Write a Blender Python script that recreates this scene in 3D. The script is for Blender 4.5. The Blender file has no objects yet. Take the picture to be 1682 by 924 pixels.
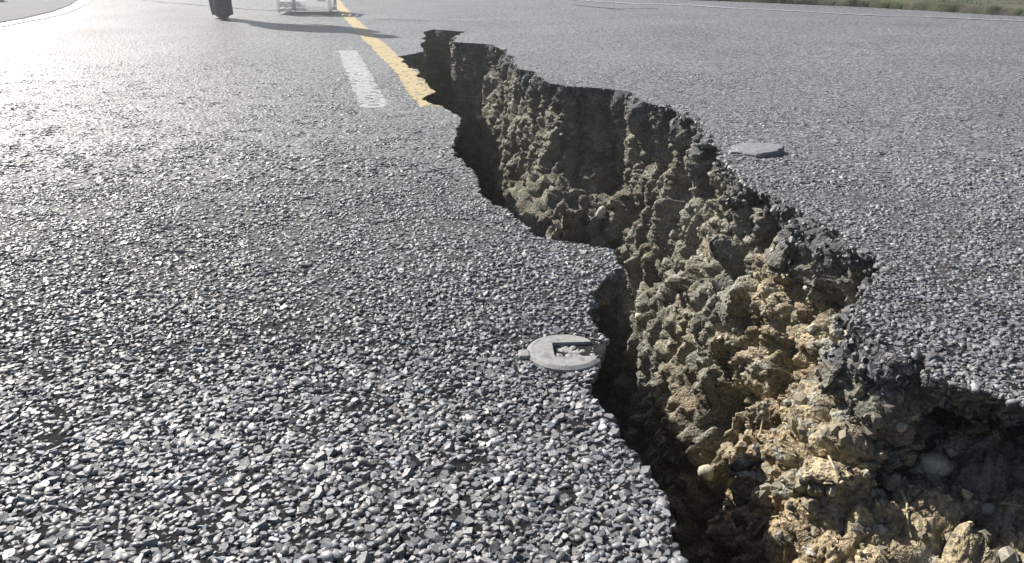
import bpy, bmesh, math, random
import numpy as np
from mathutils import Vector, Matrix
from mathutils.geometry import delaunay_2d_cdt
from mathutils.bvhtree import BVHTree

SC = bpy.context.scene
COL = SC.collection
R = math.radians

# ------------------------------------------------------------------ camera
FPX, CAM_H = 1300.0, 0.5
PITCH = math.atan(535 / 1300)
cam_data = bpy.data.cameras.new('camera')
cam = bpy.data.objects.new('camera', cam_data)
COL.objects.link(cam)
cam.location = (0, 0, CAM_H)
cam.rotation_euler = (math.pi / 2 - PITCH, 0, 0)
cam_data.sensor_width = 36
cam_data.lens = 36 * FPX / 1682
cam_data.clip_start = 0.01
cam_data.clip_end = 2000
SC.camera = cam

# ------------------------------------------------------------------ sky and sun
SUN_EL = R(38)
SUN_AZ = math.atan2(-0.715, 0.70)            # measured from +Y, positive to +X
world = bpy.data.worlds.new('World')
SC.world = world
world.use_nodes = True
wn = world.node_tree
sky = wn.nodes.new('ShaderNodeTexSky')
sky.sky_type = 'NISHITA'
sky.sun_disc = False
sky.sun_elevation = SUN_EL
sky.sun_rotation = SUN_AZ
sky.dust_density = 1.6
bgn = wn.nodes['Background']
bgn.inputs[1].default_value = 0.05
wn.links.new(sky.outputs[0], bgn.inputs[0])
sun_data = bpy.data.lights.new('sun', 'SUN')
sun_data.energy = 5.0
sun_data.angle = R(0.5)
sun_data.color = (1.0, 0.955, 0.88)
sun = bpy.data.objects.new('sun', sun_data)
COL.objects.link(sun)
SDIR = Vector((math.sin(SUN_AZ) * math.cos(SUN_EL), math.cos(SUN_AZ) * math.cos(SUN_EL), math.sin(SUN_EL)))
sun.rotation_euler = SDIR.to_track_quat('Z', 'Y').to_euler()
sun.location = (-4, 4, 6)

vs = SC.view_settings
vs.view_transform = 'Standard'
vs.look = 'None'
vs.exposure = 0.78
vs.gamma = 1
vs.use_curve_mapping = False

# ------------------------------------------------------------------ helpers
rng = np.random.default_rng(7)
random.seed(7)

def px(u, v, z=0.0):
    """ground point seen at photo pixel (u, v); used to survey the place once"""
    cx, cy = (u - 841) / FPX, (462 - v) / FPX
    d = (cx, math.cos(PITCH) + cy * math.sin(PITCH), -math.sin(PITCH) + cy * math.cos(PITCH))
    t = (z - CAM_H) / d[2]
    return (d[0] * t, d[1] * t)

def project(P):
    """photo pixel of world points (for choosing what shows largest)"""
    P = np.asarray(P)
    dz = P[:, 2] - CAM_H
    fwd = P[:, 1] * math.cos(PITCH) - dz * math.sin(PITCH)
    up = P[:, 1] * math.sin(PITCH) + dz * math.cos(PITCH)
    f = np.maximum(fwd, 1e-3)
    return 841 + FPX * P[:, 0] / f, 462 - FPX * up / f, fwd

def _hash(i, j, k, s):
    with np.errstate(over='ignore'):
        h = (i.astype(np.int64) * 374761393 + j.astype(np.int64) * 668265263 + k.astype(np.int64) * 2147483647 + s * 1274126177) & 0xFFFFFFFF
        h = ((h ^ (h >> 13)) * 1274126177) & 0xFFFFFFFF
        h = ((h ^ (h >> 16)) * 2246822519) & 0xFFFFFFFF
        h = h ^ (h >> 15)
    return (h & 0xFFFFFF) / float(0x1000000)

def vnoise(x, y, z, s=0):
    """smooth value noise in -1..1"""
    xi, yi, zi = np.floor(x), np.floor(y), np.floor(z)
    fx, fy, fz = x - xi, y - yi, z - zi
    fx, fy, fz = [t * t * t * (t * (t * 6 - 15) + 10) for t in (fx, fy, fz)]
    out = 0
    for a in (0, 1):
        wx = fx if a else 1 - fx
        for b in (0, 1):
            wy = fy if b else 1 - fy
            for c in (0, 1):
                wz = fz if c else 1 - fz
                out = out + wx * wy * wz * _hash(xi + a, yi + b, zi + c, s)
    return out * 2 - 1

def fbm(x, y, z, octs=4, s=0):
    a, o, t = 1.0, 0, 0
    for k in range(octs):
        o = o + a * vnoise(x, y, z, s + k * 17)
        t += a
        x, y, z, a = x * 2.03 + 5.1, y * 2.03 + 3.7, z * 2.03 + 9.2, a * 0.5
    return o / t

def worley(x, y, z, s=0, facets=False):
    """F1 distance and a random id of the nearest cell"""
    xi, yi, zi = np.floor(x), np.floor(y), np.floor(z)
    best = np.full(x.shape, 9.0)
    ident = np.zeros(x.shape)
    fac = np.zeros(x.shape)
    for a in (-1, 0, 1):
        for b in (-1, 0, 1):
            for c in (-1, 0, 1):
                X, Y, Z = xi + a, yi + b, zi + c
                dx = X + _hash(X, Y, Z, s) - x
                dy = Y + _hash(X, Y, Z, s + 1) - y
                dz = Z + _hash(X, Y, Z, s + 2) - z
                d = dx * dx + dy * dy + dz * dz
                m = d < best
                best = np.where(m, d, best)
                ident = np.where(m, _hash(X, Y, Z, s + 3), ident)
                if facets:
                    fac = np.where(m, (_hash(X, Y, Z, s + 4) - .5) * dx + (_hash(X, Y, Z, s + 5) - .5) * dy + (_hash(X, Y, Z, s + 6) - .5) * dz, fac)
    if facets:
        return np.sqrt(best), ident, fac
    return np.sqrt(best), ident

def und(x, y):
    """gentle unevenness of the road surface"""
    x, y = np.asarray(x, float), np.asarray(y, float)
    return 0.006 * vnoise(x / .45, y / .45, x * 0 + .3, 3) + 0.012 * vnoise(x / 1.7, y / 1.7, x * 0 + .6, 9)

def mesh_np(name, V, F, color=None, smooth=False):
    """V (n,3), F (m,3) or (m,4) arrays"""
    me = bpy.data.meshes.new(name)
    n, m, k = len(V), len(F), F.shape[1]
    me.vertices.add(n)
    me.vertices.foreach_set('co', np.ascontiguousarray(V, np.float32).ravel())
    me.loops.add(m * k)
    me.loops.foreach_set('vertex_index', np.ascontiguousarray(F, np.int32).ravel())
    me.polygons.add(m)
    me.polygons.foreach_set('loop_start', np.arange(0, m * k, k, dtype=np.int32))
    me.update(calc_edges=True)
    if smooth is False:
        me.shade_flat()
    elif smooth is not True:                     # per-face choice: True keeps the edge sharp
        me.attributes.new('sharp_face', 'BOOLEAN', 'FACE').data.foreach_set('value', smooth)
    if color is not None:
        at = me.color_attributes.new('tint', 'FLOAT_COLOR', 'POINT')
        c = np.ones((n, 4), np.float32)
        c[:, :3] = color
        at.data.foreach_set('color', c.ravel())
    return me

def link(name, me, mat=None, parent=None, kind=None, label=None, cat=None, group=None):
    o = bpy.data.objects.new(name, me)
    COL.objects.link(o)
    if mat is not None and me is not None and not me.materials:
        me.materials.append(mat)
    if parent is not None:
        o.parent = parent
    for k, v in (('kind', kind), ('label', label), ('category', cat), ('group', group)):
        if v:
            o[k] = v
    return o

def bm_mesh(name, bm, smooth=False):
    me = bpy.data.meshes.new(name)
    bm.normal_update()
    bm.to_mesh(me)
    bm.free()
    if smooth:
        me.shade_smooth()
    return me

def box_mesh(name, sx, sy, sz, bevel=0.0, off=(0, 0, 0)):
    bm = bmesh.new()
    bmesh.ops.create_cube(bm, size=1)
    for v in bm.verts:
        v.co = Vector((v.co.x * sx + off[0], v.co.y * sy + off[1], v.co.z * sz + off[2]))
    if bevel:
        bmesh.ops.bevel(bm, geom=bm.edges[:], offset=bevel, segments=2, affect='EDGES', profile=.5)
    return bm_mesh(name, bm)

def in_poly(x, y, poly):
    inside = np.zeros(x.shape, bool)
    n = len(poly)
    for i in range(n):
        x0, y0 = poly[i]
        x1, y1 = poly[(i + 1) % n]
        if y0 == y1:
            continue
        c = ((y0 > y) != (y1 > y))
        if c.any():
            inside ^= c & (x < (x1 - x0) * (y - y0) / (y1 - y0) + x0)
    return inside

# ------------------------------------------------------------------ materials
def new_mat(name):
    m = bpy.data.materials.new(name)
    m.use_nodes = True
    nt = m.node_tree
    return m, nt, nt.nodes['Principled BSDF']

def N(nt, t, **kw):
    n = nt.nodes.new(t)
    for k, v in kw.items():
        setattr(n, k, v)
    return n

def tinted(name, rough=.6, spec=.5, var=.25, scale=300, bump=.3, dist=.001, metallic=0.0):
    """colour from the mesh's own tint, broken up by fine grain"""
    m, nt, b = new_mat(name)
    at = N(nt, 'ShaderNodeAttribute', attribute_name='tint')
    geo = N(nt, 'ShaderNodeNewGeometry')
    no = N(nt, 'ShaderNodeTexNoise')
    no.inputs['Scale'].default_value = scale
    no.inputs['Detail'].default_value = 3
    nt.links.new(geo.outputs['Position'], no.inputs['Vector'])
    mr = N(nt, 'ShaderNodeMapRange')
    mr.inputs['From Min'].default_value, mr.inputs['From Max'].default_value = .3, .7
    mr.inputs['To Min'].default_value, mr.inputs['To Max'].default_value = 1 - var, 1 + var
    nt.links.new(no.outputs['Fac'], mr.inputs['Value'])
    mx = N(nt, 'ShaderNodeVectorMath', operation='SCALE')
    nt.links.new(at.outputs['Color'], mx.inputs[0])
    nt.links.new(mr.outputs[0], mx.inputs['Scale'])
    nt.links.new(mx.outputs[0], b.inputs['Base Color'])
    b.inputs['Roughness'].default_value = rough
    b.inputs['Specular IOR Level'].default_value = spec
    if bump:
        bp = N(nt, 'ShaderNodeBump')
        bp.inputs['Strength'].default_value = bump
        bp.inputs['Distance'].default_value = dist
        nt.links.new(no.outputs['Fac'], bp.inputs['Height'])
        nt.links.new(bp.outputs[0], b.inputs['Normal'])
    return m

def plain(name, col, rough=.6, spec=.5, var=.12, scale=40, metallic=0.0, bump=0, dist=.002, wear=None):
    m, nt, b = new_mat(name)
    geo = N(nt, 'ShaderNodeNewGeometry')
    no = N(nt, 'ShaderNodeTexNoise')
    no.inputs['Scale'].default_value = scale
    no.inputs['Detail'].default_value = 5
    nt.links.new(geo.outputs['Position'], no.inputs['Vector'])
    cr = N(nt, 'ShaderNodeValToRGB')
    e = cr.color_ramp.elements
    e[0].position, e[1].position = .3, .7
    e[0].color = tuple(c * (1 - var) for c in col) + (1,)
    e[1].color = tuple(min(1, c * (1 + var)) for c in col) + (1,)
    nt.links.new(no.outputs['Fac'], cr.inputs[0])
    src = cr.outputs[0]
    if wear:
        wcol, wlo, whi, wscale = wear
        n2 = N(nt, 'ShaderNodeTexNoise')
        n2.inputs['Scale'].default_value = wscale
        n2.inputs['Detail'].default_value = 6
        n2.inputs['Roughness'].default_value = .7
        nt.links.new(geo.outputs['Position'], n2.inputs['Vector'])
        mr = N(nt, 'ShaderNodeMapRange')
        mr.inputs['From Min'].default_value, mr.inputs['From Max'].default_value = wlo, whi
        nt.links.new(n2.outputs['Fac'], mr.inputs['Value'])
        mx = N(nt, 'ShaderNodeMix', data_type='RGBA')
        nt.links.new(mr.outputs[0], mx.inputs['Factor'])
        nt.links.new(src, mx.inputs['A'])
        mx.inputs['B'].default_value = tuple(wcol) + (1,)
        src = mx.outputs['Result']
    nt.links.new(src, b.inputs['Base Color'])
    b.inputs['Roughness'].default_value = rough
    b.inputs['Specular IOR Level'].default_value = spec
    b.inputs['Metallic'].default_value = metallic
    if bump:
        bp = N(nt, 'ShaderNodeBump')
        bp.inputs['Strength'].default_value = bump
        bp.inputs['Distance'].default_value = dist
        nt.links.new(no.outputs['Fac'], bp.inputs['Height'])
        nt.links.new(bp.outputs[0], b.inputs['Normal'])
    return m

CHIP_ROUGH = 0.5
MAT_CHIP = tinted('stone chips', rough=CHIP_ROUGH, spec=.5, var=.22, scale=420, bump=.35, dist=.0012)
MAT_SOIL = tinted('earth', rough=.95, spec=.12, var=.5, scale=150, bump=1.0, dist=.009)
MAT_PEBBLE = tinted('pebbles', rough=.75, spec=.3, var=.25, scale=260, bump=.3, dist=.001)

def road_material():
    """bitumen under the near chips, lightened with distance for glare; worn chip seal farther off"""
    m, nt, b = new_mat('chip seal road')
    geo = N(nt, 'ShaderNodeNewGeometry')
    at = N(nt, 'ShaderNodeAttribute', attribute_name='chips')  # chip cover, also cut back with distance to lighten the base for glare
    vo = N(nt, 'ShaderNodeTexVoronoi')
    vo.inputs['Scale'].default_value = 85
    nt.links.new(geo.outputs['Position'], vo.inputs['Vector'])
    big = N(nt, 'ShaderNodeTexNoise')
    big.inputs['Scale'].default_value = 1.3
    big.inputs['Detail'].default_value = 5
    nt.links.new(geo.outputs['Position'], big.inputs['Vector'])
    sep = N(nt, 'ShaderNodeSeparateColor')
    nt.links.new(vo.outputs['Color'], sep.inputs[0])
    cr = N(nt, 'ShaderNodeValToRGB')
    e = cr.color_ramp.elements
    e[0].position, e[1].position = 0, 1
    e[0].color, e[1].color = (.095, .096, .102, 1), (.265, .267, .278, 1)
    nt.links.new(sep.outputs[0], cr.inputs[0])
    mr = N(nt, 'ShaderNodeMapRange')
    mr.inputs['From Min'].default_value, mr.inputs['From Max'].default_value = .3, .7
    mr.inputs['To Min'].default_value, mr.inputs['To Max'].default_value = .86, 1.14
    nt.links.new(big.outputs['Fac'], mr.inputs['Value'])
    sc = N(nt, 'ShaderNodeVectorMath', operation='SCALE')
    nt.links.new(cr.outputs[0], sc.inputs[0])
    pit = N(nt, 'ShaderNodeTexNoise')
    pit.inputs['Scale'].default_value = 48
    pit.inputs['Detail'].default_value = 2
    nt.links.new(geo.outputs['Position'], pit.inputs['Vector'])
    pm = N(nt, 'ShaderNodeMapRange')
    pm.inputs['From Min'].default_value, pm.inputs['From Max'].default_value = .36, .56
    pm.inputs['To Min'].default_value, pm.inputs['To Max'].default_value = .45, 1.1
    nt.links.new(pit.outputs['Fac'], pm.inputs['Value'])
    pq = N(nt, 'ShaderNodeMath', operation='MULTIPLY')
    nt.links.new(mr.outputs[0], pq.inputs[0])
    nt.links.new(pm.outputs[0], pq.inputs[1])
    nt.links.new(pq.outputs[0], sc.inputs['Scale'])
    mx = N(nt, 'ShaderNodeMix', data_type='RGBA')
    nt.links.new(at.outputs['Fac'], mx.inputs['Factor'])
    nt.links.new(sc.outputs[0], mx.inputs['A'])
    mx.inputs['B'].default_value = (.014, .014, .015, 1)
    nt.links.new(mx.outputs['Result'], b.inputs['Base Color'])
    rr = N(nt, 'ShaderNodeMapRange')
    rr.inputs['To Min'].default_value, rr.inputs['To Max'].default_value = .45, .95
    nt.links.new(at.outputs['Fac'], rr.inputs['Value'])
    nt.links.new(rr.outputs[0], b.inputs['Roughness'])
    rs = N(nt, 'ShaderNodeMapRange')
    rs.inputs['To Min'].default_value, rs.inputs['To Max'].default_value = .5, .12
    nt.links.new(at.outputs['Fac'], rs.inputs['Value'])
    nt.links.new(rs.outputs[0], b.inputs['Specular IOR Level'])
    mp = N(nt, 'ShaderNodeMapRange')
    mp.inputs['From Min'].default_value, mp.inputs['From Max'].default_value = 0, .7
    mp.inputs['To Min'].default_value, mp.inputs['To Max'].default_value = 1, 0
    nt.links.new(vo.outputs['Distance'], mp.inputs['Value'])
    bp = N(nt, 'ShaderNodeBump')
    bp.inputs['Strength'].default_value = .55
    bp.inputs['Distance'].default_value = .004
    nt.links.new(mp.outputs[0], bp.inputs['Height'])
    nt.links.new(bp.outputs[0], b.inputs['Normal'])
    return m
MAT_ROAD = road_material()

# ------------------------------------------------------------------ the outline of the fissure
LP = [(697, 50), (693, 84), (656, 92), (668, 105), (688, 118), (678, 126), (700, 135), (708, 150), (697, 163), (712, 172),
      (742, 185), (752, 200), (742, 245), (748, 262), (775, 285), (790, 310), (785, 318), (810, 340), (835, 350), (868, 380),
      (885, 398), (925, 402), (965, 410), (1003, 414), (1006, 440), (1003, 460), (985, 480), (978, 490), (975, 520), (980, 545),
      (982, 605), (978, 650), (990, 670), (1000, 690), (1015, 720), (1030, 735), (1050, 755), (1075, 785), (1100, 825),
      (1108, 850), (1097, 880), (1105, 924)]
RP = [(697, 50), (712, 47), (765, 50), (748, 58), (750, 70), (800, 72), (828, 82), (842, 98), (850, 115), (878, 118), (886, 133), (903, 138),
      (940, 142), (985, 145), (1010, 147), (1036, 151), (1045, 163), (1075, 172), (1105, 183), (1130, 193), (1150, 208), (1165, 228),
      (1175, 243), (1190, 262), (1203, 290), (1222, 312), (1262, 328), (1290, 345), (1350, 368), (1400, 398), (1432, 425),
      (1440, 445), (1415, 462), (1410, 500), (1420, 540), (1450, 570), (1475, 590), (1490, 602), (1545, 600), (1562, 635),
      (1600, 650), (1640, 655), (1682, 668)]
Lg = [px(*p) for p in LP] + [(.175, .44), (.215, .28), (.2, .0), (.24, -.4), (.33, -1.1), (.45, -2.4)]
Rg = [px(*p) for p in RP] + [(.70, .79), (.80, .68), (.83, .5), (.77, .25), (.80, -.1), (.72, -.6), (.66, -1.2), (.45, -2.4)]

def resample(pts, rough, seed):
    """points along a polyline, closer together near the viewer, with broken edges"""
    out = []
    for (x0, y0), (x1, y1) in zip(pts[:-1], pts[1:]):
        L = math.hypot(x1 - x0, y1 - y0)
        ym = .5 * (y0 + y1)
        step = .0034 * max(ym, .75) if ym > .2 else .02
        n = max(1, int(L / step))
        for i in range(n):
            t = i / n
            out.append((x0 + (x1 - x0) * t, y0 + (y1 - y0) * t))
    out.append(pts[-1])
    P = np.array(out)
    z = np.zeros(len(P)) + seed
    d = np.hypot(*(P[1:] - P[:-1]).T)
    s = np.concatenate([[0], np.cumsum(d)])
    env = np.clip(np.minimum(s, s[-1] - s) / .06, 0, 1)
    for sc, am in ((.11, .020), (.045, .010), (.018, .006)):
        for c in (0, 1):
            P[:, c] += env * rough * am * vnoise(P[:, 0] / sc + 7 * c, P[:, 1] / sc, z + c * 3.3, seed)
    return P
LE = resample(Lg, .75, 11)
RE = resample(Rg, 1.0, 23)
HOLE = np.concatenate([LE, RE[::-1][1:-1]])      # one closed outline
HOLE_C = HOLE[::3]

# ------------------------------------------------------------------ ground and road
def HALF(y):
    return .67 * np.maximum(y, 0) + .42

def chips_amount(x, y):
    """1 where chips are built one by one, falling to 0 beyond"""
    a = np.clip((4.7 - y) / 2.7, 0, 1) * np.clip((y + .1) / .3, 0, 1)
    return a * np.clip((HALF(y) - np.abs(x)) / .12, 0, 1)

ROAD_RIGHT = [(-52, 200), (-14, 60), (-3.4, 21), (-.6, 13.5), (1.3, 11.0), (2.87, 9.62), (3.75, 8.9), (4.45, 7.75), (5.1, 7.0), (8, 4.75), (20, -4.5), (60, -34)]
ROAD_LEFT = [(10, -60), (-1.5, -12), (-3.1, -4), (-3.6, 0), (-4.4, 4.0), (-4.75, 6), (-5.0, 7.3), (-5.25, 8.2), (-5.9, 10.3), (-9.5, 23), (-19, 60), (-62, 200)]
ROAD_OUT = ROAD_RIGHT + ROAD_LEFT

def build_road():
    pts, near = [], []
    hole = [tuple(p) for p in HOLE]
    gx, gy = [], []
    for st, x0, x1, y0, y1 in ((.06, -2.4, 2.4, .1, 3.4), (.14, -6.4, 6.4, -2.4, 11.5), (1.2, -24, 24, -14, 40)):
        X, Y = np.meshgrid(np.arange(x0, x1, st), np.arange(y0, y1, st))
        gx.append(X.ravel() + rng.uniform(-.2, .2, X.size) * st)
        gy.append(Y.ravel() + rng.uniform(-.2, .2, X.size) * st)
    gx, gy = np.concatenate(gx), np.concatenate(gy)
    ok = in_poly(gx, gy, ROAD_OUT) & ~in_poly(gx, gy, HOLE)
    gx, gy = gx[ok], gy[ok]
    keep = np.ones(len(gx), bool)
    near = (np.abs(gx) < 1.4) & (gy < 6.6) & (gy > -2.8)
    idx = np.where(near)[0]
    Pn = np.stack([gx[idx], gy[idx]], 1)
    for s in range(0, len(Pn), 2000):
        d = np.min(np.hypot(Pn[s:s + 2000, None, 0] - HOLE[None, ::2, 0], Pn[s:s + 2000, None, 1] - HOLE[None, ::2, 1]), 1)
        keep[idx[s:s + 2000]] = d > .014
    gx, gy = gx[keep], gy[keep]
    V = [Vector(p) for p in hole] + [Vector(p) for p in ROAD_OUT] + [Vector(p) for p in zip(gx, gy)]
    nh, no = len(hole), len(ROAD_OUT)
    E_ = [(i, (i + 1) % nh) for i in range(nh)] + [(nh + i, nh + (i + 1) % no) for i in range(no)]
    vo, eo, fo, _, _, _ = delaunay_2d_cdt(V, E_, [], 0, 1e-5)
    v2 = np.array([(v.x, v.y) for v in vo])
    F = np.array([f for f in fo if len(f) == 3])
    c = v2[F].mean(1)
    F = F[in_poly(c[:, 0], c[:, 1], ROAD_OUT) & ~in_poly(c[:, 0], c[:, 1], HOLE)]
    a, b_, c_ = v2[F[:, 0]], v2[F[:, 1]], v2[F[:, 2]]
    cr = (b_[:, 0] - a[:, 0]) * (c_[:, 1] - a[:, 1]) - (b_[:, 1] - a[:, 1]) * (c_[:, 0] - a[:, 0])
    F[cr < 0] = F[cr < 0][:, ::-1]
    V3 = np.column_stack([v2, und(v2[:, 0], v2[:, 1])])
    me = mesh_np('road', V3, F, smooth=True)
    at = me.attributes.new('chips', 'FLOAT', 'POINT')
    at.data.foreach_set('value', (chips_amount(v2[:, 0], v2[:, 1]) ** 2 * np.interp(v2[:, 1], [.9, 2.2], [1, .2])).astype(np.float32))  # base tone lightened with distance, standing in for the road's glare
    return link('road', me, MAT_ROAD, kind='structure')
road = build_road()

MAT_DIRT = plain('dry verge soil', (.12, .108, .085), .95, .2, .4, 6, bump=.8, dist=.03, wear=((.045, .06, .025), .40, .55, 3))
# ground far and wide, with a hole left for the road and the fissure under it
def build_ground():
    S = 400.0
    outer = [(-S, -S), (S, -S), (S, S), (-S, S)]
    V = [Vector(p) for p in outer] + [Vector(p) for p in ROAD_OUT]
    no = len(ROAD_OUT)
    E_ = [(i, (i + 1) % 4) for i in range(4)] + [(4 + i, 4 + (i + 1) % no) for i in range(no)]
    vo, eo, fo, _, _, _ = delaunay_2d_cdt(V, E_, [], 0, 1e-5)
    v2 = np.array([(v.x, v.y) for v in vo])
    F = np.array([f for f in fo if len(f) == 3])
    c = v2[F].mean(1)
    F = F[~in_poly(c[:, 0], c[:, 1], ROAD_OUT)]
    V3 = np.column_stack([v2, np.full(len(v2), -.03)])
    return link('ground', mesh_np('ground', V3, F), MAT_DIRT, kind='structure')
build_ground()

# raised grassy verge beyond the right-hand road edge: an uneven bank with a broken front face
def ribbon_mesh(name, curve, prof, step, amp, seed, color=None):
    """sweep a profile [(sideways, height)] along a 2-D curve; sideways is to the curve's left"""
    P = []
    for (x0, y0), (x1, y1) in zip(curve[:-1], curve[1:]):
        n = max(1, int(math.hypot(x1 - x0, y1 - y0) / step))
        P += [(x0 + (x1 - x0) * i / n, y0 + (y1 - y0) * i / n) for i in range(n)]
    P.append(curve[-1])
    P = np.array(P)
    T = np.gradient(P, axis=0)
    T /= np.linalg.norm(T, axis=1)[:, None] + 1e-9
    for _ in range(6):
        T[1:-1] = (T[:-2] + T[1:-1] + T[2:]) / 3
    Nn = np.stack([-T[:, 1], T[:, 0]], 1)
    rows = []
    for k, (s, h) in enumerate(prof):
        q = P + Nn * s
        w = amp * vnoise(q[:, 0] / .18, q[:, 1] / .18, np.full(len(q), k * .4), seed) + amp * .6 * vnoise(q[:, 0] / .05, q[:, 1] / .05, np.full(len(q), k * .9), seed + 5)
        q = q + Nn * (w * (0 if k in (0,) else 1))[:, None]
        z = h + (.5 * amp * vnoise(q[:, 0] / .1, q[:, 1] / .1, np.full(len(q), 2.2), seed + 9) if h > 0 else 0)
        rows.append(np.column_stack([q, np.zeros(len(q)) + z]))
    V = np.concatenate(rows)
    n, m = len(P), len(prof)
    i, k = np.meshgrid(np.arange(n - 1), np.arange(m - 1))
    i, k = i.ravel(), k.ravel()
    F = np.column_stack([k * n + i, k * n + i + 1, (k + 1) * n + i + 1, (k + 1) * n + i])
    return mesh_np(name, V, F, smooth=True)
VC = [(-3.2, 20.9), (-.5, 13.6), (1.38, 11.05), (2.9, 9.7), (3.78, 9.0), (4.5, 7.85), (5.15, 7.1), (8.05, 4.85), (12, 1.8)]
link('verge', ribbon_mesh('verge', VC, [(-.01, -.03), (0, .05), (.03, .065), (.25, .06), (.6, .05), (1.2, .06), (2.2, .07), (4, .05), (7, -.05)], .05, .035, 31), MAT_DIRT, kind='structure')

# concrete shoulder on the left and the kerb behind it
MAT_CONC = plain('concrete', (.27, .27, .29), .75, .4, .15, 9, bump=.3, dist=.004)
SH = [(-3.3, 2.5), (-3.72, 5.0), (-3.98, 6.4), (-4.13, 7.17), (-4.34, 7.97), (-4.72, 9.05), (-5.2, 10.2), (-6.3, 13.5), (-8.6, 21)]
sh_me = ribbon_mesh('shoulder', SH, [(.072, 0), (.4, 0), (.8, 0), (1.3, 0), (1.9, 0), (2.6, 0), (2.62, -.08)], .1, .002, 5)
for v in sh_me.vertices:
    v.co.z = float(und(v.co.x, v.co.y)) + .006 if v.co.z > -.05 else -.08
link('shoulder', sh_me, plain('smooth concrete', (.22, .22, .24), .95, .1, .12, 9), kind='structure')
kerb_bits = [((-8.6, 9.35), (-7.75, 9.5)), ((-7.73, 9.503), (-6.86, 9.66)), ((-6.84, 9.663), (-5.95, 9.82))]
kerb_me = box_mesh('kerb', .86, .16, .2, .015)
kerb = link('kerb', None, kind='structure')
kerb.location = (-7.2, 9.6, 0)
for (a, b_) in kerb_bits:
    o = link('kerb_stone', kerb_me, MAT_CONC, kerb)
    o.location = ((a[0] + b_[0]) / 2 + 7.2, (a[1] + b_[1]) / 2 - 9.6, .05)
    o.rotation_euler.z = math.atan2(b_[1] - a[1], b_[0] - a[0])

# ------------------------------------------------------------------ painted markings
MAT_WHITE = plain('white road paint', (.38, .38, .39), .5, .5, .08, 60, bump=.3, dist=.002, wear=((.16, .16, .16), .5, .62, 45))
MAT_YELLOW = plain('yellow road paint', (.46, .36, .18), .5, .5, .1, 60, bump=.3, dist=.002, wear=((.2, .18, .13), .52, .66, 45))
MAT_TAR = plain('tar', (.03, .03, .032), .5, .4, .2, 60)


def strip(name, centre, w, mat, zoff=.004, ragged=.003, step=.03, seed=1, fray=False):
    """flat paint strip along a centre line; follows the road's unevenness"""
    P = []
    for (x0, y0), (x1, y1) in zip(centre[:-1], centre[1:]):
        n = max(1, int(math.hypot(x1 - x0, y1 - y0) / step))
        P += [(x0 + (x1 - x0) * i / n, y0 + (y1 - y0) * i / n) for i in range(n)]
    P.append(centre[-1])
    P = np.array(P)
    T = np.gradient(P, axis=0)
    T /= np.linalg.norm(T, axis=1)[:, None] + 1e-9
    Nn = np.stack([-T[:, 1], T[:, 0]], 1)
    rows = []
    CS = (-.5, -.4, -.3, -.2, -.1, 0., .1, .2, .3, .4, .5)
    for k, s in enumerate(CS):
        j = ragged * vnoise(P[:, 0] / .03, P[:, 1] / .03, np.full(len(P), k * 1.0), seed) if abs(s) == .5 else 0
        q = P + Nn * (s * w + j)[:, None] if abs(s) == .5 else P + Nn * (s * w)
        rows.append(np.column_stack([q, und(q[:, 0], q[:, 1]) + zoff]))
    V = np.concatenate(rows)
    n = len(P)
    i, k = np.meshgrid(np.arange(n - 1), np.arange(len(CS) - 1))
    i, k = i.ravel(), k.ravel()
    F = np.column_stack([k * n + i, (k + 1) * n + i, (k + 1) * n + i + 1, k * n + i + 1])[:, ::-1]
    # leave out what fell into the fissure
    c = V[F].mean(1)
    F = F[~in_poly(c[:, 0], c[:, 1], HOLE_C)]
    if fray:                                     # paint worn away in flecks, more towards the near end
        c = V[F].mean(1)
        F = F[fbm(c[:, 0] / .022, c[:, 1] / .022, c[:, 0] * 0, 3, seed + 3) < np.interp(c[:, 1], [2.72, 3.1, 4.2, 7], [.08, .36, .5, .8])]
    return link(name, mesh_np(name, V, F, smooth=True), mat, kind='structure')

YW = .100
def mid(p, q):
    return ((p[0] + q[0]) / 2, (p[1] + q[1]) / 2)
YC = [px(738, 203), px(720, 184), px(690, 148), px(664, 115), px(643, 95), px(605, 60), px(576, 30), px(550, 0), (-6.6, 26), (-13.2, 50)]
strip('lane_line', [px(714, 176), px(690, 148)] + YC[3:], YW, MAT_YELLOW, .0008, ragged=.010, step=.012, seed=3, fray=True)
WC = [px(620, 188), px(608, 160), px(571, 83)]
WW = .104
strip('lane_line', [px(616, 178), px(608, 160)] + WC[2:], WW, MAT_WHITE, .0008, ragged=.010, step=.012, seed=4, fray=True)
EL = [(-3.3, 2.5), px(-60, 52), px(0, 42), px(60, 30), px(100, 20), px(130, 8), px(145, 0), (-6.3, 13.5), (-8.6, 21), (-17, 50)]
strip('edge_line', EL, .13, plain('fresh white paint', (.80, .80, .80), .4, .5, .06, 60), .0045, seed=5)
ER = [(-1.1, 12.8), px(990, 2), px(1200, 13), px(1450, 25), px(1682, 34.5), (7.8, 4.3), (20, -5.2)]
strip('edge_line', ER, .09, plain('worn white paint', (.45, .45, .46), .5, .5, .08, 60, wear=((.2, .2, .2), .45, .6, 14)), .0045, seed=6)
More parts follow.
